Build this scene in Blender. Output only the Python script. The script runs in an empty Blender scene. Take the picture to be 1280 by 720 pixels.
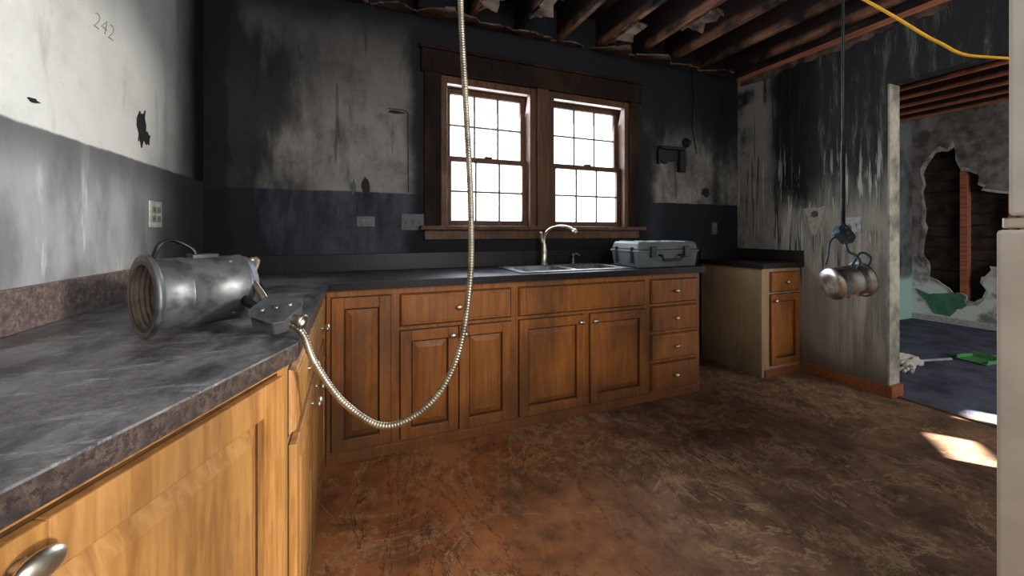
import bpy, math, random
from mathutils import Vector, Matrix
from mathutils.geometry import tessellate_polygon
random.seed(7)
S = bpy.context.scene
COL = S.collection

# ------------------------------------------------------------------ materials
class NB:
    def __init__(s, name, rough=.6, metal=0., spec=.5):
        s.m = bpy.data.materials.new(name); s.m.use_nodes = True
        s.nt = s.m.node_tree; s.b = s.nt.nodes['Principled BSDF']
        s.b.inputs['Roughness'].default_value = rough
        s.b.inputs['Metallic'].default_value = metal
        s.b.inputs['Specular IOR Level'].default_value = spec
        g = s.nt.nodes.new('ShaderNodeNewGeometry'); s.P = g.outputs['Position']
        sp = s.nt.nodes.new('ShaderNodeSeparateXYZ'); s.nt.links.new(s.P, sp.inputs[0])
        s.X, s.Y, s.Z = sp.outputs
    def put(s, sock, v):
        if isinstance(v, (int, float)): sock.default_value = v
        elif isinstance(v, (tuple, list)): sock.default_value = (*v[:3], 1.) if len(sock.default_value) == 4 else v
        else: s.nt.links.new(v, sock)
    def math(s, op, a, b=None):
        n = s.nt.nodes.new('ShaderNodeMath'); n.operation = op
        s.put(n.inputs[0], a)
        if b is not None: s.put(n.inputs[1], b)
        return n.outputs[0]
    def mul(s, a, b): return s.math('MULTIPLY', a, b)
    def add(s, a, b): return s.math('ADD', a, b)
    def mx(s, a, b): return s.math('MAXIMUM', a, b)
    def inv(s, a): return s.math('SUBTRACT', 1., a)
    def ss(s, v, lo, hi, o0=0., o1=1.):
        n = s.nt.nodes.new('ShaderNodeMapRange'); n.interpolation_type = 'SMOOTHSTEP'
        if lo > hi: lo, hi, o0, o1 = hi, lo, o1, o0
        s.put(n.inputs[0], v); n.inputs[1].default_value = lo; n.inputs[2].default_value = hi
        n.inputs[3].default_value = o0; n.inputs[4].default_value = o1
        return n.outputs[0]
    def vec(s, st=(1, 1, 1), rot=(0, 0, 0), v=None):
        n = s.nt.nodes.new('ShaderNodeMapping'); s.put(n.inputs[0], v or s.P)
        n.inputs['Scale'].default_value = st; n.inputs['Rotation'].default_value = rot
        return n.outputs[0]
    def noise(s, sc, det=5, st=(1, 1, 1), r=.6, dist=0.):
        n = s.nt.nodes.new('ShaderNodeTexNoise'); s.put(n.inputs['Vector'], s.vec(st))
        n.inputs['Scale'].default_value = sc; n.inputs['Detail'].default_value = det
        n.inputs['Roughness'].default_value = r; n.inputs['Distortion'].default_value = dist
        return n.outputs['Fac']
    def mix(s, f, a, b):
        n = s.nt.nodes.new('ShaderNodeMix'); n.data_type = 'RGBA'
        s.put(n.inputs[0], f); s.put(n.inputs[6], a); s.put(n.inputs[7], b)
        return n.outputs[2]
    def col(s, c): s.put(s.b.inputs['Base Color'], c); return s
    def rough(s, c): s.put(s.b.inputs['Roughness'], c); return s
    def bump(s, h, st=.3, d=.01):
        n = s.nt.nodes.new('ShaderNodeBump'); n.inputs['Strength'].default_value = st
        n.inputs['Distance'].default_value = d; s.put(n.inputs['Height'], h)
        s.nt.links.new(n.outputs[0], s.b.inputs['Normal']); return s

def simple(name, c, rough=.5, metal=0., var=.35, sc=25, c2=None):
    n = NB(name, rough, metal, .3)
    f = n.ss(n.noise(sc, 5), .35, .7)
    n.col(n.mix(f, c, c2 or tuple(k * (1 - var) for k in c)))
    return n.m

# wood
def wood(name, c1, c2, soot=.35, st=(14, 14, 1.2), rough=.36, spec=.5):
    n = NB(name, rough, 0, spec)
    g = n.ss(n.noise(3., 6, st, .65, .6), .3, .72)
    c = n.mix(g, c1, c2)
    fig = n.ss(n.noise(4.5, 3, (1, 1, .5)), .35, .75)
    c = n.mix(n.mul(fig, .35), c, tuple(k * .55 for k in c1))
    d = n.mul(n.ss(n.noise(2.2, 7, (1, 1, .6)), .46, .70), soot)
    c = n.mix(d, c, (.035, .018, .010))
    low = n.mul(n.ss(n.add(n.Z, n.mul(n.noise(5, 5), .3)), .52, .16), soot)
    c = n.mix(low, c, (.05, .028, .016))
    n.col(c); n.rough(n.ss(n.noise(9, 4), .3, .7, rough, rough + .2)); n.bump(g, .08, .002)
    return n.m
W_BACK = wood('maple_cabinet', (.45, .160, .030), (.26, .082, .013), .60, rough=.4, spec=.4)
W_LEFT = wood('maple_cabinet_left', (.47, .235, .070), (.25, .098, .022), .45)  # lighter, yellower maple for the left cabinets
GROOVE = simple('shaded_groove', (.06, .024, .007), .6, 0, .5)  # dark colour paints the shade in door grooves and gaps
W_PALE = wood('maple_side_panel', (.42, .29, .16), (.33, .22, .12), .35, (9, 9, .8), .5)
W_WIN = wood('window_wood', (.125, .048, .016), (.04, .016, .007), .8, rough=.45, spec=.3)
W_CHAR = wood('charred_casing', (.018, .009, .006), (.005, .004, .004), .9, rough=.7, spec=.12)
W_BASE = wood('baseboard_wood', (.30, .10, .035), (.16, .05, .02), .0, (1.2, 14, 14))

# joists
def joist_mat(name, red, char, shade_z=None):
    n = NB(name, .85, 0, .15)
    g = n.noise(3, 6, (12, .8, 12), .65)
    c = n.mix(n.ss(g, .3, .7), red, tuple(k * .45 for k in red))
    m = n.ss(n.add(n.noise(1.7, 6), char), .45, .62)
    c = n.mix(m, c, (.008, .0075, .008))
    if shade_z: c = n.mix(n.ss(n.add(n.Z, n.mul(n.noise(9, 4), .04)), shade_z, shade_z + .05), c, (.016, .009, .007))  # shade on the joist sides painted in, bottom edges stay lighter
    n.col(c); n.bump(g, .3, .01); return n.m
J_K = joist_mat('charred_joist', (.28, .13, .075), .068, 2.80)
J_F = joist_mat('joist_wood', (.42, .15, .08), -.16)
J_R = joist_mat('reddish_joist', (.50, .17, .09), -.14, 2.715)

# walls
def soft(n, coord, amp=.12, sc=2.2, st=(1, 1, 1)):
    return n.add(coord, n.mul(n.math('SUBTRACT', n.noise(sc, 6, st), .5), amp * 2))

def m_backwall():
    n = NB('sooty_plaster_back', .75, 0, .12)
    x, z = soft(n, n.X, .12), soft(n, n.Z, .14)
    base = n.mix(n.ss(n.noise(2.0, 8, r=.7), .35, .7), (.25, .23, .205), (.085, .078, .072))
    base = n.mix(n.mul(n.ss(n.noise(9, 8, (1, 1, .6), .75), .52, .7), .5), base, (.04, .035, .032))
    c = n.mix(n.ss(z, 1.7, 2.75), base, (.055, .05, .048))
    c = n.mix(n.mul(n.ss(n.noise(2.6, 7, (1, 1, .5)), .40, .66), n.ss(n.X, 2.2, 2.5)), c, (.014, .015, .018))
    c = n.mix(n.mul(n.ss(n.noise(5, 6, (2, 1, .4)), .5, .7), .6), c, (.035, .03, .027))
    blk = n.mx(n.ss(x, -.55, -.72), n.ss(z, 2.48, 2.72))
    st = n.mul(n.mul(n.ss(n.noise(2.2, 5, (1, 1, .25)), .46, .56), n.ss(x, -.05, -.45)), .9)
    blk = n.mx(blk, st)
    drips = n.mul(n.ss(n.noise(17, 3, (1, 1, .08)), .60, .68), n.mul(n.ss(n.X, -.3, -.1), .5))
    blk = n.mx(blk, drips)
    rt = n.mul(n.ss(x, .30, .42), n.mx(n.ss(x, 2.60, 2.40), n.ss(z, 1.9, 2.3)))
    blk = n.mx(blk, rt)
    low = n.mul(n.ss(soft(n, n.Z, .012, 8), 1.475, 1.462), 1.)
    lowc = n.mix(n.ss(n.noise(7, 6, (1, 1, .5)), .4, .7), (.058, .064, .080), (.022, .025, .033))
    drip = n.mul(n.ss(n.noise(14, 5, (1, 1, .18)), .58, .72), .35)
    lowc = n.mix(drip, lowc, (.13, .13, .14))
    lowc = n.mix(n.ss(x, 2.35, 2.7), lowc, (.013, .014, .018))
    c = n.mix(low, c, lowc)
    c = n.mix(n.mul(blk, .95), c, (.010, .010, .012))
    n.col(c); n.bump(n.noise(20, 6), .2, .01); return n.m

def m_leftwall():
    n = NB('sooty_plaster_left', .7, 0, .3)
    base = n.mix(n.ss(n.noise(1.8, 8, r=.68), .35, .7), (.60, .60, .58), (.38, .38, .365))
    base = n.mix(n.mul(n.ss(n.noise(3, 6, (1, 1.6, .35)), .52, .64), .5), base, (.17, .16, .15))
    base = n.mix(n.mul(n.ss(n.noise(22, 6, r=.8), .62, .7), .5), base, (.2, .19, .18))
    y = soft(n, n.Y, .14, 2.5, (1, 1, .4))
    base = n.mix(n.mul(n.ss(y, 1.2, 2.1), .45), base, (.15, .14, .13))
    base = n.mix(n.ss(y, 2.35, 2.70), base, (.010, .0095, .010))
    lo = n.mix(n.ss(n.noise(5, 7, (1, 1, .4)), .35, .7), (.30, .30, .305), (.14, .14, .145))
    lo = n.mix(n.mul(n.ss(n.noise(16, 5, (1, 1, .15)), .58, .68), .5), lo, (.50, .50, .49))
    lo = n.mix(n.ss(y, 1.55, 2.65), lo, (.045, .044, .048))
    low = n.ss(soft(n, n.Z, .008, 8), 1.497, 1.487)
    c = n.mix(low, base, lo)
    line = n.mul(n.ss(n.Z, 1.32, 1.487), low)
    c = n.mix(n.mul(line, .75), c, (.055, .053, .056))
    n.col(c); n.bump(n.noise(14, 6), .12, .01); return n.m

def m_rightwall():
    n = NB('sooty_plaster_right', .7, 0, .2)
    st = n.noise(3.2, 8, (1, 3.2, .30), .7)
    base = n.mix(n.ss(st, .35, .65), (.42, .39, .33), (.17, .155, .13))
    z = soft(n, n.Z, .3, 3.5, (1, 2.5, .4))
    top = n.ss(z, 1.2, 1.75)
    topc = n.mix(n.ss(n.noise(5, 8, (1, 2.5, .35), .75), .50, .68), (.012, .012, .014), (.10, .095, .088))
    c = n.mix(n.mul(top, .97), base, topc)
    y = soft(n, n.Y, .1, 3)
    c = n.mix(n.mul(n.ss(y, 2.42, 2.56), n.ss(n.noise(3, 6), .3, .5)), c, (.22, .205, .19))
    c = n.mix(n.mul(n.mul(n.ss(y, 2.05, 2.2), n.ss(y, 2.48, 2.36)), n.ss(z, 1.3, 1.6)), c, (.008, .007, .007))
    wd = n.mul(n.ss(n.noise(26, 3, (1, 1.6, .09)), .58, .64), n.mul(n.ss(n.Z, .9, 1.2), n.ss(z, 2.1, 1.5)))
    c = n.mix(n.mul(wd, .75), c, (.50, .48, .43))
    dk = n.mul(n.ss(n.noise(19, 3, (1, 1.8, .08)), .57, .64), n.ss(n.Z, .5, 1.0))
    c = n.mix(n.mul(dk, .85), c, (.02, .018, .016))
    c = n.mix(n.mul(n.ss(n.noise(1.6, 5), .42, .55), n.ss(z, 1.55, 1.15)), c, n.mix(st, (.42, .39, .32), (.20, .185, .155)))
    c = n.mix(n.mul(n.ss(soft(n, n.Z, .2), .45, .05), .8), c, (.09, .065, .045))
    n.col(c); n.bump(n.noise(20, 6), .2, .01); return n.m

def m_farwall():
    n = NB('smoked_plaster_far', .8, 0, .2)
    c = n.mix(n.ss(n.noise(2.5, 8, r=.7), .35, .65), (.25, .225, .20), (.09, .08, .075))
    z = soft(n, n.Z, .2)
    c = n.mix(n.ss(z, 1.0, .5), c, (.60, .61, .58))
    c = n.mix(n.mul(n.ss(n.noise(4, 7), .48, .66), .75), c, (.04, .036, .033))
    n.col(c); return n.m
def m_farleft():
    n = NB('smoked_plaster_side', .8, 0, .2)
    z = soft(n, n.Z, .12)
    c = n.mix(n.ss(n.noise(3, 6), .4, .7), (.14, .15, .165), (.04, .04, .045))
    c = n.mix(n.ss(z, .62, .5), c, (.34, .52, .47))
    n.col(c); return n.m

def m_floor():
    n = NB('worn_vinyl_floor', .7, 0, .14)
    big = n.noise(1.3, 6)
    tilec = n.mix(n.ss(n.noise(3.5, 8, r=.7), .35, .68), (.42, .160, .055), (.20, .075, .029))
    dirt = n.mix(n.ss(n.noise(5, 9, (1, 1, 1), .75), .35, .68), (.25, .138, .082), (.105, .058, .037))
    e = n.ss(n.add(n.math('SUBTRACT', n.X, n.mul(n.Y, .45)), n.mul(big, 1.4)), .5, 1.45)
    c = n.mix(e, tilec, dirt)
    b = n.nt.nodes.new('ShaderNodeTexBrick'); n.put(b.inputs['Vector'], n.vec((1, 1, 1), (0, 0, .35)))
    b.offset = .5; b.inputs['Scale'].default_value = 1.5; b.inputs['Mortar Size'].default_value = .010
    b.inputs['Brick Width'].default_value = .5; b.inputs['Row Height'].default_value = .5
    b.inputs['Mortar Smooth'].default_value = 1.
    j = b.outputs['Fac']
    brk = n.ss(n.noise(4, 6, r=.7), .46, .60)
    jm = n.mul(n.mul(j, brk), n.inv(n.mul(e, .9)))
    c = n.mix(n.mul(jm, .38), c, (.42, .26, .15))
    v = n.noise(2.3, 9, (1, 1, 1), .72, 1.2)
    vein = n.mul(n.ss(v, .485, .495), n.ss(v, .514, .504))
    msk = n.ss(n.noise(1.1, 3), .38, .50)
    c = n.mix(n.mul(n.mul(vein, msk), .65), c, (.50, .33, .18))
    v2 = n.noise(1.7, 8, (1.7, .6, 1), .7, .8)
    vein2 = n.mul(n.ss(v2, .455, .460), n.ss(v2, .470, .465))
    c = n.mix(n.mul(vein2, .7), c, (.035, .020, .013))
    p = n.mul(n.ss(n.noise(5, 9, (1.6, .6, 1), .75), .55, .61), n.ss(n.noise(1.3, 3), .44, .55))
    c = n.mix(n.mul(p, .55), c, (.42, .26, .14))
    c = n.mix(n.mul(n.ss(n.noise(9, 8), .52, .74), .65), c, (.05, .03, .02))
    c = n.mix(n.mul(n.ss(n.noise(1.9, 7), .50, .68), .6), c, (.045, .029, .020))
    n.col(c); n.rough(n.ss(n.noise(6, 6), .3, .7, .62, .88)); n.bump(n.add(n.noise(8, 8), n.mul(j, -.15)), .35, .010)
    return n.m

def m_counter():
    n = NB('granite_laminate_top', .4)
    vo = n.noise(85, 4, (1, 1, 1), .75)
    c = n.mix(n.ss(vo, .42, .6), (.03, .028, .033), (.11, .088, .078))
    ash = n.noise(3.2, 8, (1, 1, 1), .72)
    nearm = n.ss(soft(n, n.X, .15), .05, -.25)
    c = n.mix(n.mul(n.ss(ash, .34, .60), n.mul(nearm, .85)), c, (.23, .232, .24))
    c = n.mix(n.mul(n.ss(n.noise(5, 8, (2.2, .8, 1), .7), .45, .64), .85), c, (.022, .022, .028))
    c = n.mix(n.mul(n.ss(n.noise(11, 8, (.6, 1.8, 1), .8), .54, .67), n.mul(nearm, .65)), c, (.40, .40, .41))
    c = n.mix(n.mul(n.inv(nearm), .7), c, (.014, .016, .024))
    c = n.mix(n.mul(n.ss(n.noise(70, 4, (1, 1, 1), .8), .56, .66), .55), c, (.02, .018, .02))
    n.col(c); n.rough(n.ss(ash, .3, .7, .28, .5)); n.bump(n.noise(40, 6), .08, .004); return n.m
def m_granite(name, dark, spec=.5):
    n = NB(name, .38, 0, spec)
    a = n.noise(90, 4, (1, 1, 1), .8); b = n.noise(45, 4, (1, 1, 1), .7)
    c = n.mix(n.ss(a, .40, .64), (.07 * dark, .055 * dark, .056 * dark), (.26 * dark, .18 * dark, .14 * dark))
    c = n.mix(n.mul(n.ss(b, .48, .66), .8), c, (.018, .018, .024))
    n.col(c); return n.m
GR_EDGE = m_granite('granite_laminate_edge', .42); GR_DARK = m_granite('sooty_granite_laminate', .11, .25)
GR_LIGHT = m_granite('granite_backsplash', .80)

def m_metal(name, c, rough, soot=.5, metal=1.):
    n = NB(name, rough, metal)
    f = n.mul(n.ss(n.noise(18, 7), .42, .68), soot)
    n.col(n.mix(f, c, tuple(k * .18 for k in c))); n.rough(n.ss(n.noise(12, 5), .3, .7, rough, min(1, rough + .25)))
    return n.m
NICKEL = m_metal('brushed_nickel', (.72, .66, .55), .25, .35)
GALV = m_metal('galvanized_steel', (.40, .345, .26), .40, .65)
CAN = m_metal('smoked_can_steel', (.115, .12, .125), .38, .75, .65)
CAN2 = m_metal('bright_can_steel', (.70, .68, .65), .26, .75)
BAFFLE = simple('baffle_plastic', (.20, .15, .11), .5, 0, .5)
BLACK = simple('scorched_black', (.010, .009, .009), .7, 0, .5)
DARKM = m_metal('dark_strap_steel', (.05, .05, .052), .4, .6)
BOXM = m_metal('junction_box_steel', (.10, .105, .11), .42, .7, .6)
BLUEBOX = simple('blue_box_plastic', (.06, .11, .15), .45, 0, .5)
PLASTIC = simple('outlet_plastic', (.40, .39, .36), .4, 0, .4)
DGREY = simple('sooty_plastic', (.05, .05, .055), .45, 0, .4)
CASE = simple('grey_case_plastic', (.15, .175, .18), .5, 0, .3, 6)
CASE_D = simple('case_latch_plastic', (.03, .034, .038), .4)
STEEL = m_metal('sooty_stainless', (.30, .30, .31), .3, .6)
WHITE = simple('appliance_enamel', (.60, .54, .45), .4, 0, .25, 4)
MUNT = simple('window_muntin', (.16, .13, .10), .5)
YEL = simple('yellow_cord', (.70, .36, .02), .45, 0, .2)
CARP = NB('blue_carpet', .95, 0, .1)
CARP.col(CARP.mix(CARP.ss(CARP.noise(4, 8), .35, .7), (.105, .112, .155), (.045, .048, .068))); CARP.bump(CARP.noise(120, 3), .4, .01)
CARP = CARP.m
SUB = joist_mat('subfloor_boards', (.07, .04, .03), .12)
SHRED = simple('torn_ceiling_paper', (.13, .085, .06), .9, 0, .9, 7)
GREENB = simple('green_drywall', (.07, .20, .13), .7, 0, .4, 9)
CAV = simple('wall_cavity', (.035, .025, .02), .9, 0, .7, 4)

# ------------------------------------------------------------------ builders
def empty(name, parent=None):
    o = bpy.data.objects.new(name, None); COL.objects.link(o); o.empty_display_size = .1
    o.parent = parent; return o

class MB:
    """mesh builder; frame maps local (a,d,z) -> world"""
    def __init__(s, O=(0, 0), ex=(1, 0), n=(0, 1), M=None):
        s.v = []; s.f = []; s.O = O; s.ex = ex; s.n = n; s.M = M
    def T(s, p):
        if s.M is not None: return tuple(s.M @ Vector(p))
        a, d, z = p
        return (s.O[0] + a * s.ex[0] + d * s.n[0], s.O[1] + a * s.ex[1] + d * s.n[1], z)
    def add(s, vs, fs):
        k = len(s.v); s.v += [s.T(p) for p in vs]; s.f += [tuple(i + k for i in f) for f in fs]; return s
    def box(s, a0, a1, d0, d1, z0, z1):
        return s.add([(a0, d0, z0), (a1, d0, z0), (a1, d1, z0), (a0, d1, z0), (a0, d0, z1), (a1, d0, z1), (a1, d1, z1), (a0, d1, z1)],
              [(0, 3, 2, 1), (4, 5, 6, 7), (0, 1, 5, 4), (1, 2, 6, 5), (2, 3, 7, 6), (3, 0, 4, 7)])
    def frust(s, a0, a1, d0, d1, z0, z1, ins):
        return s.add([(a0, d0, z0), (a1, d0, z0), (a1, d0, z1), (a0, d0, z1), (a0 + ins, d1, z0 + ins), (a1 - ins, d1, z0 + ins), (a1 - ins, d1, z1 - ins), (a0 + ins, d1, z1 - ins)],
              [(3, 2, 1, 0), (4, 5, 6, 7), (0, 1, 5, 4), (1, 2, 6, 5), (2, 3, 7, 6), (3, 0, 4, 7)])
    def slab(s, outer, holes, f0, f1):
        loops = [outer] + holes
        flat = [p for l in loops for p in l]
        tris = tessellate_polygon([[Vector((p[0], p[1], 0)) for p in l] for l in loops])
        n = len(flat); vs = [f0(p) for p in flat] + [f1(p) for p in flat]
        fs = [tuple(t) for t in tris] + [tuple(i + n for i in reversed(t)) for t in tris]
        k = 0
        for l in loops:
            for i in range(len(l)):
                a, b = k + i, k + (i + 1) % len(l); fs.append((a, b, b + n, a + n))
            k += len(l)
        return s.add(vs, fs)
    def lathe(s, prof, seg=40, M=Matrix.Identity(4), close=False):
        vs = []; fs = []
        for r, h in prof:
            for i in range(seg):
                t = 2 * math.pi * i / seg; vs.append(tuple(M @ Vector((r * math.cos(t), r * math.sin(t), h))))
        for j in range(len(prof) - 1):
            for i in range(seg):
                k = (i + 1) % seg; fs.append((j * seg + i, j * seg + k, (j + 1) * seg + k, (j + 1) * seg + i))
        return s.add(vs, fs)
    def tube(s, pts, rad, seg=10, step=.01, rf=None, flat=1.):
        P = resample(pts, step); n = len(P); vs = []; fs = []
        T = [(P[min(i + 1, n - 1)] - P[max(i - 1, 0)]).normalized() for i in range(n)]
        N = T[0].orthogonal().normalized(); L = 0
        for i in range(n):
            N = (N - T[i] * N.dot(T[i])).normalized(); B = T[i].cross(N)
            if i: L += (P[i] - P[i - 1]).length
            r = rad * (rf(L) if rf else 1)
            for k in range(seg):
                t = 2 * math.pi * k / seg; vs.append(tuple(P[i] + N * r * math.cos(t) + B * r * flat * math.sin(t)))
        for i in range(n - 1):
            for k in range(seg):
                q = (k + 1) % seg; fs.append((i * seg + k, i * seg + q, (i + 1) * seg + q, (i + 1) * seg + k))
        fs.append(tuple(range(seg))[::-1]); fs.append(tuple((n - 1) * seg + k for k in range(seg)))
        return s.add(vs, fs)
    def obj(s, name, mat, parent=None, bevel=0., smooth=False):
        me = bpy.data.meshes.new(name); me.from_pydata(s.v, [], s.f); me.update()
        import bmesh
        bm = bmesh.new(); bm.from_mesh(me); bmesh.ops.recalc_face_normals(bm, faces=bm.faces); bm.to_mesh(me); bm.free()
        o = bpy.data.objects.new(name, me); COL.objects.link(o); me.materials.append(mat)
        if parent: o.parent = parent
        if smooth:
            for p in me.polygons: p.use_smooth = True
        if bevel:
            b = o.modifiers.new('bevel', 'BEVEL'); b.width = bevel; b.segments = 2; b.limit_method = 'ANGLE'; b.angle_limit = .6
            for p in me.polygons: p.use_smooth = False
        return o

def resample(pts, step):
    P = [Vector(p) for p in pts]; out = []
    Q = [P[0] * 2 - P[1]] + P + [P[-1] * 2 - P[-2]]
    for i in range(1, len(Q) - 2):
        a, b, c, d = Q[i - 1:i + 3]; m = max(2, int((c - b).length / step))
        for k in range(m):
            t = k / m
            out.append(.5 * ((2 * b) + (c - a) * t + (2 * a - 5 * b + 4 * c - d) * t * t + (3 * b - a - 3 * c + d) * t ** 3))
    out.append(P[-1]); return out

def ragged(loop, amp, sub=4, seed=1):
    r = random.Random(seed); out = []
    for i in range(len(loop)):
        a, b = loop[i], loop[(i + 1) % len(loop)]
        for k in range(sub):
            t = k / sub
            out.append((a[0] + (b[0] - a[0]) * t + r.uniform(-amp, amp), a[1] + (b[1] - a[1]) * t + r.uniform(-amp, amp)))
    return out
def blob(cx, cy, rx, ry, n=12, seed=1, j=.35):
    r = random.Random(seed)
    return [(cx + rx * math.cos(2 * math.pi * i / n) * r.uniform(1 - j, 1 + j * .5), cy + ry * math.sin(2 * math.pi * i / n) * r.uniform(1 - j, 1 + j * .5)) for i in range(n)]

# ------------------------------------------------------------------ dimensions
XL, XR, YB, YF = -.82, 3.60, 2.82, -1.2
ZT = 2.75; ZC = 3.0; CT = .94
FX, FY, FF = 7.2, 2.97, -1.5

# ------------------------------------------------------------------ room shell
MB().slab([(XL - .15, YF - .15), (XR + .06, YF - .15), (XR + .06, YB + .15), (XL - .15, YB + .15)], [], lambda p: (*p, -.1), lambda p: (*p, 0)).obj('floor', m_floor())
MB().box(XR + .06, FX + .15, FF - .15, FY + .15, -.1, .004).obj('floor_carpet', CARP)
MB().box(XR + .045, XR + .085, .15, 1.615, 0., .010).obj('trim_threshold', simple('threshold_strip', (.10, .075, .055), .5))
WB, WLm, WR = m_backwall(), m_leftwall(), m_rightwall()
wl = (.575, 1.24, 2.265, 2.34)
MB().slab([(XL - .15, -.1), (XR + .12, -.1), (XR + .12, ZC), (XL - .15, ZC)], [[(wl[0], wl[1]), (wl[2], wl[1]), (wl[2], wl[3]), (wl[0], wl[3])]],
     lambda p: (p[0], YB, p[1]), lambda p: (p[0], YB + .15, p[1])).obj('wall_back', WB)
MB().box(XL - .15, XL, YF - .15, YB, -.1, ZC).obj('wall_left', WLm)
MB().slab([(1.618, 0), (YB, 0), (YB, ZT), (YF, ZT), (YF, 0), (.15, 0), (.15, 2.275), (1.618, 2.275)], [],
     lambda p: (XR, p[0], p[1]), lambda p: (XR + .12, p[0], p[1])).obj('wall_right', WR)
MB().slab([(XL - .15, -.1), (XR + .12, -.1), (XR + .12, ZC), (XL - .15, ZC)], [[(.20, .62), (2.28, .62), (2.28, 2.74), (.20, 2.74)]],
     lambda p: (p[0], YF, p[1]), lambda p: (p[0], YF - .15, p[1])).obj('wall_front', simple('plaster_front', (.4, .39, .37), .8))
MB().box(XL - .15, FX + .15, FF - .15, FY + .15, ZC, ZC + .04).obj('ceiling', SUB)
MB().box(XR - .012, XR + .13, YF, YB, ZT - .045, ZT + .0).obj('trim_1', J_F, bevel=.003)
MB().box(XR + .02, XR + .1, YF, YB, ZT, ZC).obj('wall_right_upper', CAV)
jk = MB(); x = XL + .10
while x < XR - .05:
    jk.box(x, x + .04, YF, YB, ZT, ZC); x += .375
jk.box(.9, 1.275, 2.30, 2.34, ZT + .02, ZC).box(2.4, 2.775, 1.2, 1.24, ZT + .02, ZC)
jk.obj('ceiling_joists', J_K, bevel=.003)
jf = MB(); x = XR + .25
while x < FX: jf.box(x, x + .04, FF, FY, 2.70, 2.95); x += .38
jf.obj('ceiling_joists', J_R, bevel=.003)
sh = MB(); r = random.Random(4)
for i, xx in enumerate([-.5, -.1, .25, .6, .95, 1.25, 1.6, 2.0, 2.4, 2.8, 3.2]):
    w = r.uniform(.14, .3); dd = r.uniform(.10, .34)
    lp = ragged([(xx - w, YB - .002), (xx + w, YB - .002), (xx + w * .7, YB - dd * .6), (xx, YB - dd), (xx - w * .6, YB - dd * .5)], .022, 6, i)
    lp = [(a, min(b, YB - .002)) for a, b in lp]
    sh.slab(lp, [], lambda p: (p[0], p[1], ZT - .004 - (YB - p[1]) * .25), lambda p: (p[0], p[1], ZT - .016 - (YB - p[1]) * .25))
for i, (xx, yy) in enumerate([(1.2, 2.35), (1.95, 2.45), (2.33, 2.1), (.83, 2.4)]):
    lp = ragged([(xx - .05, yy - .12), (xx + .04, yy - .14), (xx + .07, yy + .1), (xx - .03, yy + .18)], .022, 5, i + 30)
    sh.slab(lp, [], lambda p: (p[0], p[1], ZT - .002 - abs(p[0] - xx) * .5), lambda p: (p[0], p[1], ZT - .014 - abs(p[0] - xx) * .6))
lp = ragged([(1.3, ZT - .05), (2.78, ZT - .05), (2.78, ZT - .10), (2.5, ZT - .12), (2.2, ZT - .085), (1.9, ZT - .11), (1.6, ZT - .08), (1.3, ZT - .10)], .012, 7, 77)
sh.slab(lp, [], lambda p: (XR - .014, *p), lambda p: (XR - .002, *p))
sh.obj('torn_ceiling_plaster', SHRED)

# far room
hole_pts = [(2.87, 1.98), (2.76, 2.25), (2.55, 2.28), (2.50, 2.0), (2.36, 1.9), (2.30, 1.72), (2.02, 1.62), (1.98, .84), (2.2, .80), (2.33, .63), (2.25, .48), (2.4, .33), (2.55, .42), (2.77, .60), (2.85, 1.0), (2.82, 1.5)]
hole = ragged(hole_pts, .028, 4, 3)
FWm = m_farwall()
MB().slab([(FF, 0), (FY, 0), (FY, 2.95), (FF, 2.95)], [hole], lambda p: (FX, p[0], p[1]), lambda p: (FX + .015, p[0], p[1])).obj('wall_far', FWm)
MB().box(FX + .13, FX + .15, FF, FY, 0, ZC).obj('wall_far_cavity', CAV)
st = MB()
for yy in (2.48, 2.08, 1.68, 1.28): st.box(FX + .016, FX + .12, yy - .032, yy + .032, 0, 2.95)
st.obj('wall_studs', J_F)
st = MB()
for i in range(11):
    z0 = .55 + i * .15; st.box(FX + .118, FX + .128, 1.9, 2.9, z0, z0 + .12)
st.obj('wall_lath', simple('charred_lath', (.055, .036, .026), .9, 0, .8, 6))
m = MB(); cxh = sum(p[0] for p in hole_pts) / len(hole_pts); czh = 1.25
inn = ragged(hole_pts, .03, 4, 3); out = [(cxh + (a - cxh) * (1.05 + .11 * random.random()), czh + (b - czh) * (1.02 + .06 * random.random())) for a, b in inn]
m.slab(out, [[(a, b) for a, b in ragged(hole_pts, .028, 4, 3)]], lambda p: (FX - .004, *p), lambda p: (FX - .0005, *p)); m.obj('torn_wall_edge', simple('charred_gypsum_edge', (.45, .43, .38), .9, 0, .9, 5, (.04, .034, .03)))
MB().slab(ragged([(2.93, .42), (2.80, .36), (2.62, .41), (2.46, .38), (2.44, .27), (2.52, .2), (2.6, .09), (2.75, .13), (2.83, .27)], .012, 3, 5), [], lambda p: (FX - .014, *p), lambda p: (FX - .005, *p)).obj('torn_green_drywall', GREENB)
MB().box(XR + .12, FX + .15, FY, FY + .12, -.1, ZC).obj('wall_far_left', m_farleft())
A = [(5.04, 1.005), (5.34, 1.065), (5.34, 1.088), (5.04, 1.030)]  # slits added to shape the light patches on the floor
B = [(5.51, 1.068), (5.61, 1.070), (5.61, 1.095), (5.51, 1.092)]
MB().slab([(XR, -.1), (FX + .15, -.1), (FX + .15, ZC), (XR, ZC)], [A, B], lambda p: (p[0], FF, p[1]), lambda p: (p[0], FF - .006, p[1])).obj('wall_far_front', simple('board_plaster', (.45, .44, .41), .8))
MB().box(FX - .014, FX - .001, FF, FY - .002, 0.006, .085).obj('baseboard_far', simple('painted_trim', (.45, .45, .43), .5))
MB().box(XR - .016, XR - .001, 1.60, 2.21, 0.001, .085).obj('baseboard_right', W_BASE, bevel=.003)
MB().box(XR - .02, XR + .13, 1.585, 1.617, .001, .09).obj('baseboard_doorway', W_BASE, bevel=.003)
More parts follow.
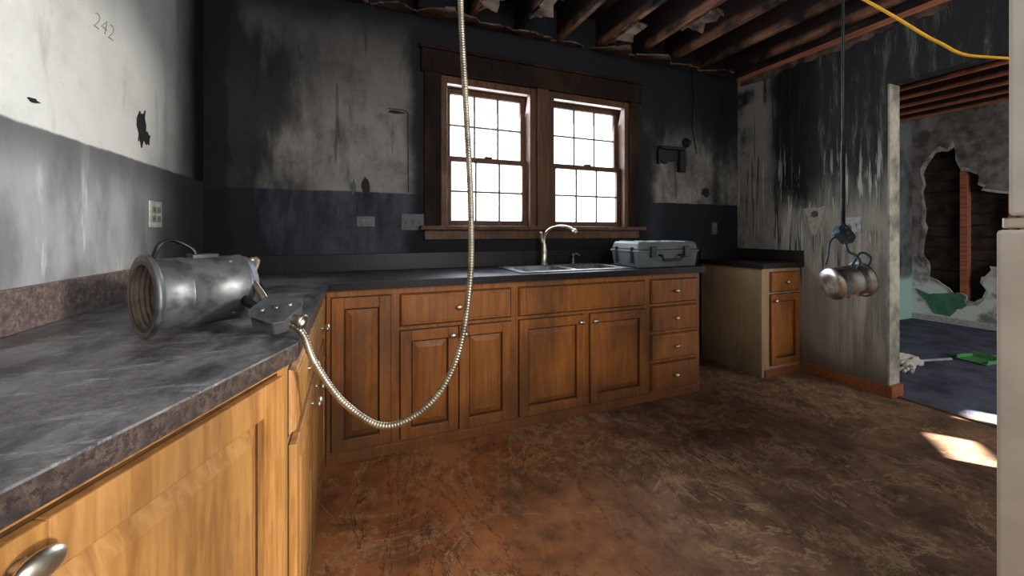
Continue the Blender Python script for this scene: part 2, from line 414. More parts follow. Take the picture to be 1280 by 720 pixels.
MB().box(XR - .004, XR + .124, 1.606, 1.617, .09, 2.274).obj('trim_2', simple('pale_corner_bead', (.42, .39, .31), .6, 0, .75, 5))
fe = MB(); xx = 5.6  # unseen boards added to stop stray sun reaching the slits
while xx < 8.6: fe.box(xx, xx + .148, -3.05, -3.02, 0, 1.50); xx += .15
fe.box(5.6, 8.6, -3.02, -2.98, .3, .4).box(5.6, 8.6, -3.02, -2.98, 1.1, 1.2)
fe.obj('added_sun_blocker', J_F)

# ------------------------------------------------------------------ window
win = empty('window_1')
c = MB()
c.box(.464, .575 + .01, YB - .022, YB - .001, 1.20, 2.37).box(2.255, 2.347, YB - .022, YB - .001, 1.20, 2.37)
c.box(.44, 2.37, YB - .03, YB - .001, 2.34, 2.50).box(.43, 2.38, YB - .045, YB - .001, 2.50, 2.525)
c.obj('casing', W_CHAR, win, .004)
c = MB(); c.box(.43, 2.38, YB - .075, YB + .06, 1.215, 1.245).box(.464, 2.347, YB - .024, YB - .001, 1.145, 1.215)
c.obj('stool_and_apron', W_WIN, win, .004)
c = MB(); c.box(1.352, 1.452, YB - .022, YB + .13, 1.24, 2.34).obj('mullion', W_WIN, win, .004)
c = MB()
for a0, a1 in ((.577, 1.350), (1.454, 2.262)):
    c.box(a0, a0 + .055, YB + .002, YB + .13, 1.245, 2.338).box(a1 - .055, a1, YB + .002, YB + .13, 1.245, 2.338)
    c.box(a0 + .055, a1 - .055, YB + .002, YB + .13, 2.285, 2.338)
c.obj('jambs', W_WIN, win, .003)
sa = MB(); mu = MB()
for a0, a1 in ((.634, 1.293), (1.511, 2.205)):
    for z0, z1, yy in ((1.247, 1.765, YB + .055), (1.735, 2.283, YB + .092)):
        sw = .042
        sa.box(a0, a0 + sw, yy, yy + .033, z0, z1).box(a1 - sw, a1, yy, yy + .033, z0, z1)
        sa.box(a0 + sw, a1 - sw, yy, yy + .033, z0, z0 + .04).box(a0 + sw, a1 - sw, yy, yy + .033, z1 - .038, z1)
        for k in (1, 2):
            xx = a0 + sw + (a1 - a0 - 2 * sw) * k / 3; mu.box(xx - .007, xx + .007, yy + .010, yy + .024, z0 + .03, z1 - .03)
        zz = (z0 + z1) / 2; mu.box(a0 + .03, a1 - .03, yy + .008, yy + .022, zz - .007, zz + .007)
    sa.box((a0 + a1) / 2 - .03, (a0 + a1) / 2 + .03, YB + .04, YB + .07, 1.765, 1.778)
sa.obj('sashes', W_WIN, win, .003); mu.obj('muntins', MUNT, win)

fw = empty('window_2')
c = MB()
c.box(.20, .25, YF - .12, YF - .02, .62, 2.74).box(2.23, 2.28, YF - .12, YF - .02, .62, 2.74)
c.box(.25, 2.23, YF - .12, YF - .02, .62, .67).box(.25, 2.23, YF - .12, YF - .02, 2.70, 2.74).box(1.20, 1.235, YF - .11, YF - .06, .67, 2.70)
c.obj('frame', W_WIN, fw, .003)

# ------------------------------------------------------------------ cabinets
def door(par, O, ex, n, a0, a1, z0, z1, mat, name='door', sw=.058, slab=False, d0=.001):
    m = MB(O, ex, n); t = .02
    if slab:
        m.frust(a0, a1, .001, .018, z0, z1, .007); m.frust(a0 + .018, a1 - .018, .018, .021, z0 + .018, z1 - .018, .003)
    else:
        m.box(a0, a0 + sw, .001, t, z0, z1).box(a1 - sw, a1, .001, t, z0, z1)
        m.box(a0 + sw, a1 - sw, .001, t, z0, z0 + sw).box(a0 + sw, a1 - sw, .001, t, z1 - sw, z1)
        g = MB(O, ex, n); g.box(a0 + sw - .002, a1 - sw + .002, .001, .004, z0 + sw - .002, z1 - sw + .002); g.obj(name + '_groove', GROOVE, par)  # recess bed coloured dark to stand for groove shade
        m.frust(a0 + sw + .007, a1 - sw - .007, .004, .018, z0 + sw + .007, z1 - sw - .007, .032)
    g = MB(O, ex, n); g.box(a0 - .004, a1 + .004, .0003, .0012, z0 - .004, z1 + .004); g.obj(name + '_gap', GROOVE, par)  # dark sheet paints the shade line around the door
    return m.obj(name, mat, par, .0028)
def knob(par, O, ex, n, a, z, r=.017, d=.02, name='knob'):
    N = Vector((n[0], n[1], 0)); E = Vector((ex[0], ex[1], 0)); U = Vector((0, 0, 1))
    M = Matrix((( E.x, U.x, N.x, O[0] + a * E.x + d * N.x), (E.y, U.y, N.y, O[1] + a * E.y + d * N.y), (E.z, U.z, N.z, z), (0, 0, 0, 1)))
    m = MB(M=M); q = r / .017
    pr = [(0.0005, 0), (.008, 0), (.006, .003), (.005, .013 * q)]
    for i in range(9):
        t = -math.pi / 2 + math.pi * i / 8; pr.append((max(.0005, r * math.cos(t)) if i else .006, .013 * q + .008 * q + .009 * q * math.sin(t)))
    m.lathe(pr, 24, Matrix.Diagonal((1.25, .85, 1, 1)))
    return m.obj(name, NICKEL, par, smooth=True)

YC = 2.215
bc = empty('base_cabinet')
F = ((0, YC), (1, 0), (0, -1))
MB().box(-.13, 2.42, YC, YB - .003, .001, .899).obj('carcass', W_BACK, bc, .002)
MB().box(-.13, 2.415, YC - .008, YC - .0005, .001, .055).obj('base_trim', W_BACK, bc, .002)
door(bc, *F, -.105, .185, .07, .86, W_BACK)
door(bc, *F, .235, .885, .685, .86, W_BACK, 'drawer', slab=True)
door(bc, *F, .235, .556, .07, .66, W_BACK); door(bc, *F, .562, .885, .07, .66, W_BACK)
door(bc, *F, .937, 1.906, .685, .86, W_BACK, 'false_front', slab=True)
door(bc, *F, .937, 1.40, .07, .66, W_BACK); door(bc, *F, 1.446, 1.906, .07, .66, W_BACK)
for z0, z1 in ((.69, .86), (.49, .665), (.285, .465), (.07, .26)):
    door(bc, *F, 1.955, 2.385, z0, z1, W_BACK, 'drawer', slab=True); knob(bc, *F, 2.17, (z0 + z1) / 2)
knob(bc, *F, .56, .772)
for a, z in ((.525, .615), (.595, .615), (1.37, .615), (1.476, .615)): knob(bc, *F, a, z)

lc = empty('base_cabinet')
XF = -.15
F = ((XF, 0), (0, 1), (1, 0))
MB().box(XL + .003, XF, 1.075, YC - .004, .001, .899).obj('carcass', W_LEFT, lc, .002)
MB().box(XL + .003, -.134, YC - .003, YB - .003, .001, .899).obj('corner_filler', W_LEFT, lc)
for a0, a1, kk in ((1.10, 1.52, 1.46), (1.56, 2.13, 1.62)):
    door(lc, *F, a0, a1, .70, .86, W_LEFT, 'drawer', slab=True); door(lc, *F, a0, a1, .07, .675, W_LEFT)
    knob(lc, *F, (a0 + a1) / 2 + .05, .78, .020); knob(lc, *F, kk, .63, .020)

E = Vector((-.392, -.92)).normalized(); Nn = Vector((.92, -.392)).normalized()
P0 = (-.15, 1.055)
ac = empty('angled_cabinet')
P1 = (P0[0] + E.x * 1.06, P0[1] + E.y * 1.06)
MB().slab([(XL + .003, 1.070), (XF, 1.070), P0, P1, (XL + .003, P1[1])], [], lambda p: (*p, .001), lambda p: (*p, .899)).obj('carcass', W_LEFT, ac)
F = (P0, tuple(E), tuple(Nn))
door(ac, *F, .035, .545, .07, .876, W_LEFT, sw=.066); door(ac, *F, .555, 1.04, .07, .876, W_LEFT, sw=.066)
knob(ac, *F, .507, .846, .020); knob(ac, *F, .60, .846, .020)

def off(s, d): return (P0[0] + E.x * s + Nn.x * d, P0[1] + E.y * s + Nn.y * d)
ct = empty('countertop')
pe = off(1.09, .03)
outer = [(XL + .002, YB - .002), (XL + .002, pe[1]), pe, off(0.0, .03), (-.122, 1.085), (-.122, 2.185), (2.44, 2.185), (2.44, YB - .002)]
bowl1 = [(1.02, 2.30), (1.38, 2.30), (1.38, 2.66), (1.02, 2.66)]; bowl2 = [(1.42, 2.30), (1.78, 2.30), (1.78, 2.66), (1.42, 2.66)]
MC = m_counter()
MB().slab(outer, [bowl1, bowl2], lambda p: (*p, .936), lambda p: (*p, CT)).obj('top_surface', MC, ct)
MB().slab(outer, [bowl1, bowl2], lambda p: (*p, .90), lambda p: (*p, .936)).obj('core', GR_EDGE, ct)
MB().box(-.12, 2.442, 2.181, 2.1845, .899, .9385).obj('front_edge', GR_DARK, ct)
MB().box(XL + .002, XL + .02, .1, YB - .003, CT, CT + .115).obj('backsplash_side', GR_LIGHT, ct, .003)
MB().box(XL + .021, 2.44, YB - .02, YB - .002, CT, CT + .115).obj('backsplash_back', GR_DARK, ct, .003)

rc = empty('base_cabinet'); F = ((0, YC), (1, 0), (0, -1))
MB().box(3.105, 3.583, YC, YB - .003, .001, .899).obj('carcass', W_PALE, rc, .002)
door(rc, *F, 3.20, 3.56, .70, .865, W_BACK, 'drawer', slab=True); door(rc, *F, 3.20, 3.56, .09, .68, W_BACK)
knob(rc, *F, 3.38, .78); knob(rc, *F, 3.235, .63)
MB().box(3.14, 3.583, YC - .01, YC - .0005, .001, .06).obj('base_trim', W_BASE, rc)
ct2 = empty('countertop')
MB().box(3.08, XR - .002, 2.185, YB - .002, .90, CT).obj('top', GR_DARK, ct2, .003)
MB().box(3.08, XR - .022, YB - .02, YB - .002, CT, CT + .10).obj('backsplash_back', GR_DARK, ct2, .003)
MB().box(XR - .02, XR - .002, 2.19, YB - .003, CT, CT + .10).obj('backsplash_side', GR_DARK, ct2, .003)

# ------------------------------------------------------------------ sink + faucet
sk = empty('kitchen_sink')
MB().slab([(.97, 2.245), (1.83, 2.245), (1.83, 2.765), (.97, 2.765)], [[(1.025, 2.305), (1.375, 2.305), (1.375, 2.655), (1.025, 2.655)], [(1.425, 2.305), (1.775, 2.305), (1.775, 2.655), (1.425, 2.655)]],
     lambda p: (*p, CT + .0005), lambda p: (*p, CT + .008)).obj('rim', STEEL, sk, .003)
m = MB()
for a0, a1 in ((1.025, 1.375), (1.425, 1.775)):
    m.add([(a0, 2.305, CT + .004), (a1, 2.305, CT + .004), (a1, 2.655, CT + .004), (a0, 2.655, CT + .004), (a0 + .03, 2.335, .77), (a1 - .03, 2.335, .77), (a1 - .03, 2.625, .77), (a0 + .03, 2.625, .77)],
          [(4, 5, 6, 7), (0, 1, 5, 4), (1, 2, 6, 5), (2, 3, 7, 6), (3, 0, 4, 7)])
m.obj('bowls', STEEL, sk)
fa = empty('kitchen_faucet'); bx, by, bz = 1.36, 2.705, CT + .009
MB().lathe([(.0005, 0), (.03, 0), (.03, .006), (.024, .012), (.022, .10), (.024, .11), (.018, .125), (.016, .16)], 28, Matrix.Translation((bx, by, bz))).obj('body', NICKEL, fa, smooth=True)
MB().tube([(bx, by, bz + .14), (bx, by, bz + .20), (bx + .02, by - .035, bz + .265), (bx + .065, by - .1, bz + .292), (bx + .11, by - .17, bz + .285), (bx + .14, by - .215, bz + .26)], .0125, 14, .012).obj('spout', NICKEL, fa, smooth=True)
MB().tube([(bx + .135, by - .208, bz + .265), (bx + .15, by - .228, bz + .243)], .017, 14, .012).obj('spray_head', NICKEL, fa, smooth=True)
MB().tube([(bx, by, bz + .15), (bx - .02, by + .005, bz + .19), (bx - .03, by - .01, bz + .25)], .007, 10, .012, flat=1.6).obj('lever', NICKEL, fa, smooth=True)
so = empty('soap_dispenser')
MB().lathe([(.0005, 0), (.02, 0), (.02, .008), (.010, .014), (.010, .06), (.014, .065), (.012, .08), (.0005, .082)], 20, Matrix.Translation((1.62, 2.71, CT + .009))).obj('body', STEEL, so, smooth=True)
MB().tube([(1.62, 2.71, CT + .08), (1.63, 2.69, CT + .088), (1.65, 2.66, CT + .078)], .006, 8).obj('nozzle', STEEL, so, smooth=True)

# ------------------------------------------------------------------ hard case
cs = empty('hard_case'); cx0, cx1, cy0, cy1 = 1.86, 2.42, 2.225, 2.54; cz = CT + .002
def tbox(m, x0, x1, y0, y1, z0, z1, ib=0., it=0.):
    m.add([(x0 + ib, y0 + ib, z0), (x1 - ib, y0 + ib, z0), (x1 - ib, y1 - ib, z0), (x0 + ib, y1 - ib, z0), (x0 + it, y0 + it, z1), (x1 - it, y0 + it, z1), (x1 - it, y1 - it, z1), (x0 + it, y1 - it, z1)],
          [(0, 3, 2, 1), (4, 5, 6, 7), (0, 1, 5, 4), (1, 2, 6, 5), (2, 3, 7, 6), (3, 0, 4, 7)])
m = MB(); tbox(m, cx0, cx1, cy0, cy1, cz, cz + .118, .012, 0); m.obj('base_shell', CASE, cs, .012)
m = MB(); tbox(m, cx0 - .006, cx1 + .006, cy0 - .006, cy1 + .006, cz + .112, cz + .128); m.obj('rim', CASE, cs, .004)
m = MB(); tbox(m, cx0, cx1, cy0, cy1, cz + .129, cz + .185, 0, .014); m.obj('lid', CASE, cs, .012)
m = MB()
for k in range(4):
    xx = cx0 + .05 + k * (cx1 - cx0 - .15) / 3; m.box(xx, xx + .05, cy0 + .03, cy1 - .03, cz + .182, cz + .190)
m.obj('lid_ribs', CASE, cs, .003)
m = MB()
for xx in (cx0 + .10, cx1 - .15): m.box(xx, xx + .05, cy0 - .018, cy0 + .002, cz + .075, cz + .155)
m.obj('latches', CASE_D, cs, .004)
m = MB(); a, b = cx0 + .19, cx1 - .19
m.tube([(a, cy0 + .005, cz + .09), (a, cy0 - .03, cz + .085), (a + .015, cy0 - .035, cz + .06), (b - .015, cy0 - .035, cz + .06), (b, cy0 - .03, cz + .085), (b, cy0 + .005, cz + .09)], .009, 10); m.obj('handle', CASE_D, cs, smooth=True)
m = MB()
for yy in (cy0 + .07, cy1 - .07): m.box(cx0 - .012, cx0 + .004, yy - .008, yy + .008, cz + .03, cz + .15)
m.obj('side_ribs', CASE_D, cs, .003)

# ------------------------------------------------------------------ recessed light housings
def axisM(o, d, up=(0, 0, 1)):
    z = Vector(d).normalized(); x = Vector(up).cross(z).normalized(); y = z.cross(x)
    return Matrix(((x.x, y.x, z.x, o[0]), (x.y, y.y, z.y, o[1]), (x.z, y.z, z.z, o[2]), (0, 0, 0, 1)))
def housing(open_c, axis, R, L, mat, bafmat, name='recessed_light_housing'):
    h = empty(name); M = axisM(open_c, axis)
    pr = [(R * .86, 0), (R * 1.10, 0), (R * 1.13, .004), (R * 1.13, .010), (R * 1.02, .013), (R, .02), (R, L * .32), (R * 1.012, L * .325), (R * 1.012, L * .34), (R, L * .345),
          (R, L * .90), (R * 1.02, L * .905), (R * 1.02, L * .93), (R * .98, L * .94), (R * .95, L), (R * .5, L * 1.005), (.0005, L * 1.005)]
    MB(M=M).lathe(pr, 56).obj('can', mat, h, smooth=True)
    pr = [(R * 1.10, -.001)]
    k = 14
    for i in range(k):
        z = i * L * .62 / k; rr = R * (.97 - .22 * i / k)
        pr += [(rr, z), (rr - .004, z + L * .62 / k * .55)]
    pr += [(R * .7, L * .64), (.0005, L * .64)]
    MB(M=M).lathe(pr, 48).obj('ribbed_baffle', bafmat, h, smooth=False)
    m = MB(M=M)
    for t in (.5, 2.1, 3.9, 5.3):
        m.lathe([(.0005, 0), (.006, 0), (.005, .003), (.0005, .004)], 10, Matrix.Translation((R * math.cos(t), R * math.sin(t), L * .75)) @ Matrix.Rotation(t, 4, 'Z') @ Matrix.Rotation(math.pi / 2, 4, 'Y'))
    m.obj('rivets', GALV, h)
    return h, M
oc = Vector((-.475, 1.215, CT + .1035)); ax = Vector((.8, .6, 0)); ax.normalize()
R, L = .090, .225
h1, M1 = housing(oc, ax, R, L, CAN, BAFFLE)
def L2W(M, p): return tuple(M @ Vector(p))
m = MB()
m.tube([L2W(M1, (0.0, R, .02)), L2W(M1, (-.01, R + .035, .03)), L2W(M1, (0, R + .045, .06)), L2W(M1, (0, R + .02, .10)), L2W(M1, (0, R - .002, .105))], .0045, 8, .006, flat=1.8)
m.obj('spring_clip', DARKM, h1, smooth=True)
m = MB()
m.tube([L2W(M1, (R * .9, -.03, .10)), L2W(M1, (R + .02, -.018, .15)), L2W(M1, (R + .03, 0.005, .20)), (-.235, 1.19, 1.005), (-.20, 1.16, .985)], .006, 8, .006, flat=1.9)
m.tube([L2W(M1, (.03, R * .86, L)), L2W(M1, (.05, R * .8, L + .03)), L2W(M1, (.055, .03, L + .05)), (-.20, 1.22, 1.0)], .005, 8, .006, flat=2.0)
m.obj('mounting_bracket', DARKM, h1, smooth=True)
m = MB(M=M1 @ Matrix.Translation((.0, R * .98, L * .55))); m.box(-.02, .02, -.004, .010, -.03, .03); m.obj('latch_plate', DARKM, h1, .002)
m = MB(M=M1)
m.tube([(R * 1.02, .0, .015), (R * 1.15, -.03, .03), (R * 1.1, -.06, .06), (R * .95, -.075, .08)], .0025, 6, .006)
m.obj('loose_wire', BLACK, h1, smooth=True)
def jbox(par, c, rot, s=.05, mat=BOXM):
    M = Matrix.Translation(c) @ rot
    m = MB(M=M); k = s * .35
    o = [(-s, -s + k), (-s + k, -s), (s - k, -s), (s, -s + k), (s, s - k), (s - k, s), (-s + k, s), (-s, s - k)]
    m.slab(o, [], lambda p: (p[0], p[1], -s * .42), lambda p: (p[0], p[1], s * .38)); m.obj('junction_box', mat, par, .003)
    m = MB(M=M); o2 = [(a * 1.06, b * 1.06) for a, b in o]
    m.slab(o2, [], lambda p: (p[0], p[1], s * .385), lambda p: (p[0], p[1], s * .43)); m.obj('box_cover', mat, par, .001)
    m = MB(M=M)
    for a, b in ((.45, .45), (-.45, -.45), (0, 0)): m.lathe([(.0005, .003), (s * .12, .002), (s * .12, 0)], 12, Matrix.Translation((a * s, b * s, s * .43)))
    m.lathe([(s * .3, 0), (s * .3, s * .4), (s * .38, s * .4), (s * .38, s * .6), (s * .25, s * .6)], 14, Matrix.Translation((s, 0, 0)) @ Matrix.Rotation(math.pi / 2, 4, 'Y'))
    m.obj('connector_and_screws', GALV, par, smooth=True)
    return M
jr = Matrix.Rotation(math.radians(-38), 4, 'Z') @ Matrix.Rotation(math.radians(26), 4, 'X') @ Matrix.Rotation(math.radians(16), 4, 'Y')
jbox(h1, (-.170, 1.085, 1.004), jr, .045)
rib = lambda Ls: 1 + .09 * math.sin(2 * math.pi * Ls / .0070)
def conduit(name, pts, rad=.0085, par=None, mat=GALV):
    m = MB(); m.tube(pts, rad, 10, .0018, rib); return m.obj(name, mat, par, smooth=True)
conduit('whip_conduit', [L2W(M1, (0, R * .75, L)), L2W(M1, (-.005, R * .8, L + .03)), (-.265, 1.30, 1.07), (-.225, 1.22, 1.03), (-.195, 1.14, 1.005)], .0085, h1)
cpts = [(-.140, 1.062, .985), (-.112, 1.055, .955), (-.085, 1.045, .885), (-.02, 1.02, .79), (.07, .985, .735), (.165, .965, .775), (.235, .955, .88), (.270, .955, 1.06), (.277, .965, 1.25), (.271, .985, 1.5), (.262, 1.01, 1.8), (.258, 1.03, 2.3), (.258, 1.03, 2.86)]
conduit('flexible_conduit', cpts, .0078)

top = [(2.02, 1.06, 2.99), (2.012, 1.06, 2.4), (2.008, 1.06, 1.9), (2.0, 1.055, 1.55), (1.985, 1.05, 1.25)]
axr = Vector((-.915, .37, -.17)).normalized()
h2, M2 = housing(Vector((1.981, 1.033, .985)) - axr * .07, axr, .068, .14, CAN2, BAFFLE)
m = MB(); m.tube(top[:4], .0055, 8, .02); m.obj('supply_cable', DARKM, h2, smooth=True)
jbox(h2, (1.965, 1.035, 1.19), Matrix.Rotation(math.radians(65), 4, 'X') @ Matrix.Rotation(.5, 4, 'Z'), .038, BLUEBOX)
conduit('whip_conduit', [(1.997, 1.053, 1.60), (1.99, 1.05, 1.35), (1.98, 1.045, 1.22)], .008, h2, DARKM)
m = MB()
m.tube([(1.95, 1.04, 1.19), (1.90, 1.05, 1.16), (1.885, 1.05, 1.10), (1.87, 1.05, 1.06)], .004, 8, .01)
m.tube([(1.96, 1.03, 1.17), (1.93, 1.0, 1.12), (1.97, .99, 1.10), (1.975, .98, 1.07), (1.97, .99, 1.045)], .005, 8, .01)
m.tube([(2.02, .98, 1.04), (2.05, .98, 1.09), (2.02, 1.0, 1.11), (1.99, 1.02, 1.05)], .005, 8, .01)
m.obj('wires_and_strap', BLUEBOX, h2, smooth=True)

MB().tube([(1.82, 1.42, 2.86), (1.98, 1.16, 2.42), (2.18, .96, 2.14), (2.34, .88, 2.02), (2.50, .80, 1.95), (2.9, .55, 1.94), (3.3, .2, 2.2), (3.55, -.1, 2.6)], .0060, 8, .02).obj('extension_cord', YEL, smooth=True)

# ------------------------------------------------------------------ refrigerator
rf = empty('refrigerator')
MB().box(1.42, 2.08, -.36, .385, .03, 1.80).obj('cabinet', WHITE, rf, .008)
MB().box(1.35, 1.412, -.365, .414, .10, 1.205).obj('fresh_food_door', WHITE, rf, .008)
MB().box(1.35, 1.412, -.365, .396, 1.235, 1.79).obj('freezer_door', WHITE, rf, .008)
MB().box(1.355, 1.43, .36, .406, 1.208, 1.232).obj('hinge', NICKEL, rf, .003)
MB().box(1.40, 2.05, -.34, .37, .001, .03).obj('feet_grille', DGREY, rf)
m = MB(); m.tube([(1.348, -.30, .75), (1.30, -.30, .78), (1.30, -.30, 1.1), (1.348, -.30, 1.14)], .011, 8).tube([(1.348, -.30, 1.3), (1.30, -.30, 1.33), (1.30, -.30, 1.5), (1.348, -.30, 1.53)], .011, 8)
m.obj('handles', WHITE, rf, smooth=True)

# ------------------------------------------------------------------ wall details
def outlet(O, ex, n, a, z, gang=1, mat=PLASTIC, kind='outlet', name='wall_outlet', horiz=False):
    e = empty(name); w, h = (.035 * 1 + .023 * (gang - 1) + .0, .058)
    if horiz: w, h = h, w
    MB(O, ex, n).box(a - w, a + w, .0005, .006, z - h, z + h).obj('plate', mat, e, .002)
    m = MB(O, ex, n)
    for g in range(gang):
        ga = a + (g - (gang - 1) / 2) * .046
        if kind == 'outlet':
            for s in (-1, 1):
                if horiz: m.box(ga + s * .02 - .014, ga + s * .02 + .014, .006, .009, z - .017, z + .017)
                else: m.box(ga - .017, ga + .017, .006, .009, z + s * .02 - .014, z + s * .02 + .014)
        else: m.box(ga - .005, ga + .005, .006, .016, z - .012, z + .012)
    m.obj('receptacle', mat if kind == 'switch' else simple('receptacle_grime', (.16, .155, .14), .5), e, .001)
    m = MB(O, ex, n)
    for g in range(gang):
        ga = a + (g - (gang - 1) / 2) * .046
        for s in (-1, 1):
            ca, cz2 = (ga + s * .02, z) if horiz else (ga, z + s * .02)
            if kind == 'outlet': m.box(ca - .008, ca - .005, .009, .0095, cz2 - .006, cz2 + .006).box(ca + .005, ca + .008, .009, .0095, cz2 - .006, cz2 + .006)
    if kind == 'outlet': m.obj('slots', BLACK, e)
BK = ((0, YB), (1, 0), (0, -1)); LF = ((XL, 0), (0, 1), (1, 0)); RT = ((XR, 0), (0, 1), (-1, 0))
outlet(*LF, 2.209, 1.278, 2)
GP = simple('grey_plastic', (.09, .09, .10), .4)
outlet(*BK, .076, 1.27, mat=GP, horiz=True)
outlet(*BK, .387, 1.27, 3, mat=DGREY, kind='switch', name='light_switch')
outlet(*BK, 3.276, 1.235, mat=GP)
outlet(*RT, 1.835, 1.256, 2, kind='switch', name='light_switch')
def patch(fr, lp, name, mat, d=.004):
    return MB(*fr).slab(lp, [], lambda p: (p[0], .0005, p[1]), lambda p: (p[0], d, p[1])).obj(name, mat)
patch(LF, blob(2.096, 1.634, .04, .085, 18, 4, .5), 'burnt_wall_hole', BLACK)
patch(LF, blob(2.14, 1.60, .03, .03, 12, 14, .5), 'burnt_wall_hole', BLACK, .003)
patch(LF, blob(1.495, 1.563, .022, .006, 10, 2, .5), 'burnt_wall_hole', BLACK)
patch(BK, blob(.076, 1.505, .028, .07, 14, 9, .3), 'burnt_wall_hole', BLACK, .01)
patch(BK, blob(.0, 1.50, .02, .05, 12, 3, .5), 'burnt_wall_hole', DGREY)
patch(BK, blob(3.16, 1.588, .055, .05, 12, 13, .4), 'burnt_wall_hole', BLACK)
patch(BK, blob(.27, 2.03, .06, .012, 10, 6, .4), 'burnt_wall_hole', BLACK)
br = empty('charred_wall_bracket')
m = MB(*BK); m.box(2.57, 2.86, .001, .05, 1.955, 1.985).box(2.56, 2.585, .001, .03, 1.82, 1.96).box(2.80, 2.87, .001, .045, 1.76, 1.95)
m.slab(ragged([(2.59, 1.955), (2.60, 1.84), (2.66, 1.82), (2.70, 1.85), (2.80, 1.86), (2.82, 1.955)], .006, 3, 8), [], lambda p: (p[0], .002, p[1]), lambda p: (p[0], .02, p[1]))
m.obj('body', BLACK, br, .003)
hk = empty('wall_hook')
MB(M=axisM((2.91, YB - .001, 2.04), (0, -1, 0))).lathe([(.0005, 0), (.045, 0), (.045, .01), (.02, .02), (.018, .05), (.0005, .055)], 20).obj('rose', BLACK, hk, smooth=True)
pt = empty('torn_wall_patch')
MB(*RT).slab(ragged([(2.02, 1.41), (2.19, 1.40), (2.16, 1.33), (2.125, 1.18), (2.095, 1.18), (2.05, 1.32)], .008, 3, 2), [], lambda p: (p[0], .0005, p[1]), lambda p: (p[0], .003, p[1])).obj('paper', simple('torn_paper', (.40, .37, .29), .8), pt)
MB(*RT).slab(blob(2.105, 1.35, .028, .03, 14, 3, .15), [], lambda p: (p[0], .003, p[1]), lambda p: (p[0], .006, p[1])).obj('hole', simple('dull_hole', (.06, .06, .05)), pt)
MB().tube([(.22, YB - .004, 2.05), (.34, YB - .004, 2.04), (.352, YB - .004, 1.95), (.355, YB - .004, 1.48)], .0025, 6).obj('wall_cable', W_CHAR)
tx = bpy.data.curves.new('wall_note', 'FONT'); tx.body = '242'; tx.size = .085; tx.offset = -.0018; tx.extrude = .0003; tx.shear = .25
to = bpy.data.objects.new('wall_note', tx); COL.objects.link(to); to.location = (XL + .001, 1.76, 1.90)
to.rotation_euler = (math.radians(90), 0, math.radians(90)); tx.materials.append(simple('pencil_mark', (.22, .22, .22)))
MB().tube([(2.98, YB - .01, 2.73), (3.0, YB - .02, 2.5), (2.99, YB - .015, 2.2), (3.04, YB - .01, 1.95)], .005, 6).obj('wall_cable', DARKM)

# ------------------------------------------------------------------ far room floor items
bm_ = empty('broom')
hd = Vector((4.62, 1.95, .03)); dr = Vector((.93, -.22, .0)).normalized(); sd = Vector((-dr.y, dr.x, 0))
m = MB(); r = random.Random(2)
for i in range(110):
    k = (r.random() - .5); a = hd + dr * .06 + sd * k * .12 + Vector((0, 0, r.uniform(0, .05)))
    b = hd - dr * r.uniform(.22, .34) + sd * k * .46 + Vector((0, 0, r.uniform(-.01, .07)))
    m.tube([a, (a + b) / 2 + Vector((0, 0, .02)), b], .012, 5, .08)
m.obj('bristles', simple('straw_bristles', (.60, .56, .48), .8), bm_)
M = axisM(hd + dr * .04, dr); MB(M=M).box(-.075, .075, -.02, .035, 0, .06).obj('cap', simple('broom_cap', (.5, .48, .44)), bm_, .01)
MB().tube([hd + dr * .08, hd + dr * .50], .012, 8).obj('stick', simple('broom_stick', (.30, .33, .33)), bm_, smooth=True)
dp = empty('dustpan'); o = Vector((5.34, 1.74, .012))
M = Matrix.Translation(o) @ Matrix.Rotation(-.2, 4, 'Z'); GRN = simple('green_plastic', (.09, .28, .10), .5, 0, .3)
m = MB(M=M); m.box(-.10, .12, -.11, .11, 0, .008).box(.11, .12, -.11, .11, 0, .05).box(-.08, .12, -.11, -.10, 0, .035).box(-.08, .12, .10, .11, 0, .035); m.obj('pan', GRN, dp, .003)
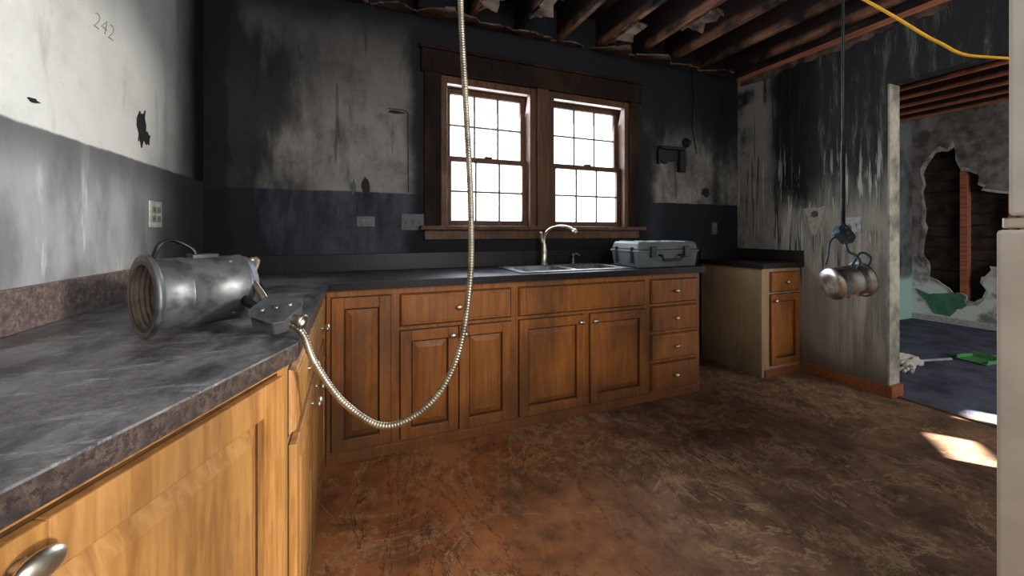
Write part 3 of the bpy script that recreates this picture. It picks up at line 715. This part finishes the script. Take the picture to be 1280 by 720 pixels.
m = MB(M=M); m.box(.12, .24, -.015, .015, .02, .04); m.obj('handle', GRN, dp, .005)

# ------------------------------------------------------------------ lights / world / camera
w = bpy.data.worlds.new('World'); S.world = w; w.use_nodes = True
bg = w.node_tree.nodes['Background']; bg.inputs[0].default_value = (.90, .95, 1.0, 1); bg.inputs[1].default_value = 3.2
def light(name, kind, loc, energy, color=(1, 1, 1), target=None, d=None, **k):
    l = bpy.data.lights.new(name, kind); l.energy = energy; l.color = color
    for a, b in k.items(): setattr(l, a, b)
    o = bpy.data.objects.new(name, l); COL.objects.link(o); o.location = loc
    if target: d = Vector(target) - Vector(loc)
    if d is not None: o.rotation_euler = Vector(d).to_track_quat('-Z', 'Y').to_euler()
    return o
light('sun', 'SUN', (5, -6, 5), 3.4, (1, .95, .86), d=(-.62, .72, -.15), angle=.07)
light('front_fill_lamp', 'AREA', (1.2, YF + .03, 1.8), 31, (1, .985, .96), d=(-.1, 1, -.12), shape='RECTANGLE', size=1.5, size_y=1.3)  # added fill lamp just inside the front opening
light('window_skylight_back', 'AREA', (1.4, YB + .22, 1.8), 56, (.80, .90, 1), d=(0, -1, -.35), shape='RECTANGLE', size=1.7, size_y=1.05)
light('far_room_fill_lamp', 'AREA', (5.3, FF + .1, 1.6), 70, (1, .99, .97), d=(.1, 1, 0), shape='RECTANGLE', size=2.5, size_y=1.4)  # added fill lamp to brighten the far room
light('floor_patch_spot', 'SPOT', (6.75, -3.3, 1.8), 48000, (1, .95, .86), target=(3.2, 1.05, 0), spot_size=math.radians(16), spot_blend=.1, shadow_soft_size=.01)  # added lamp outside, throws the bright floor patches through the slits

cam = bpy.data.cameras.new('camera'); co = bpy.data.objects.new('camera', cam); COL.objects.link(co)
co.location = (0, 0, 1.2); co.rotation_euler = (math.radians(90), 0, math.radians(-22))
cam.sensor_width = 36; cam.lens = 36 * 490 / 1280; cam.shift_y = -70 / 1280; cam.clip_start = .02
S.camera = co
S.view_settings.view_transform = 'Standard'
S.view_settings.exposure = .35
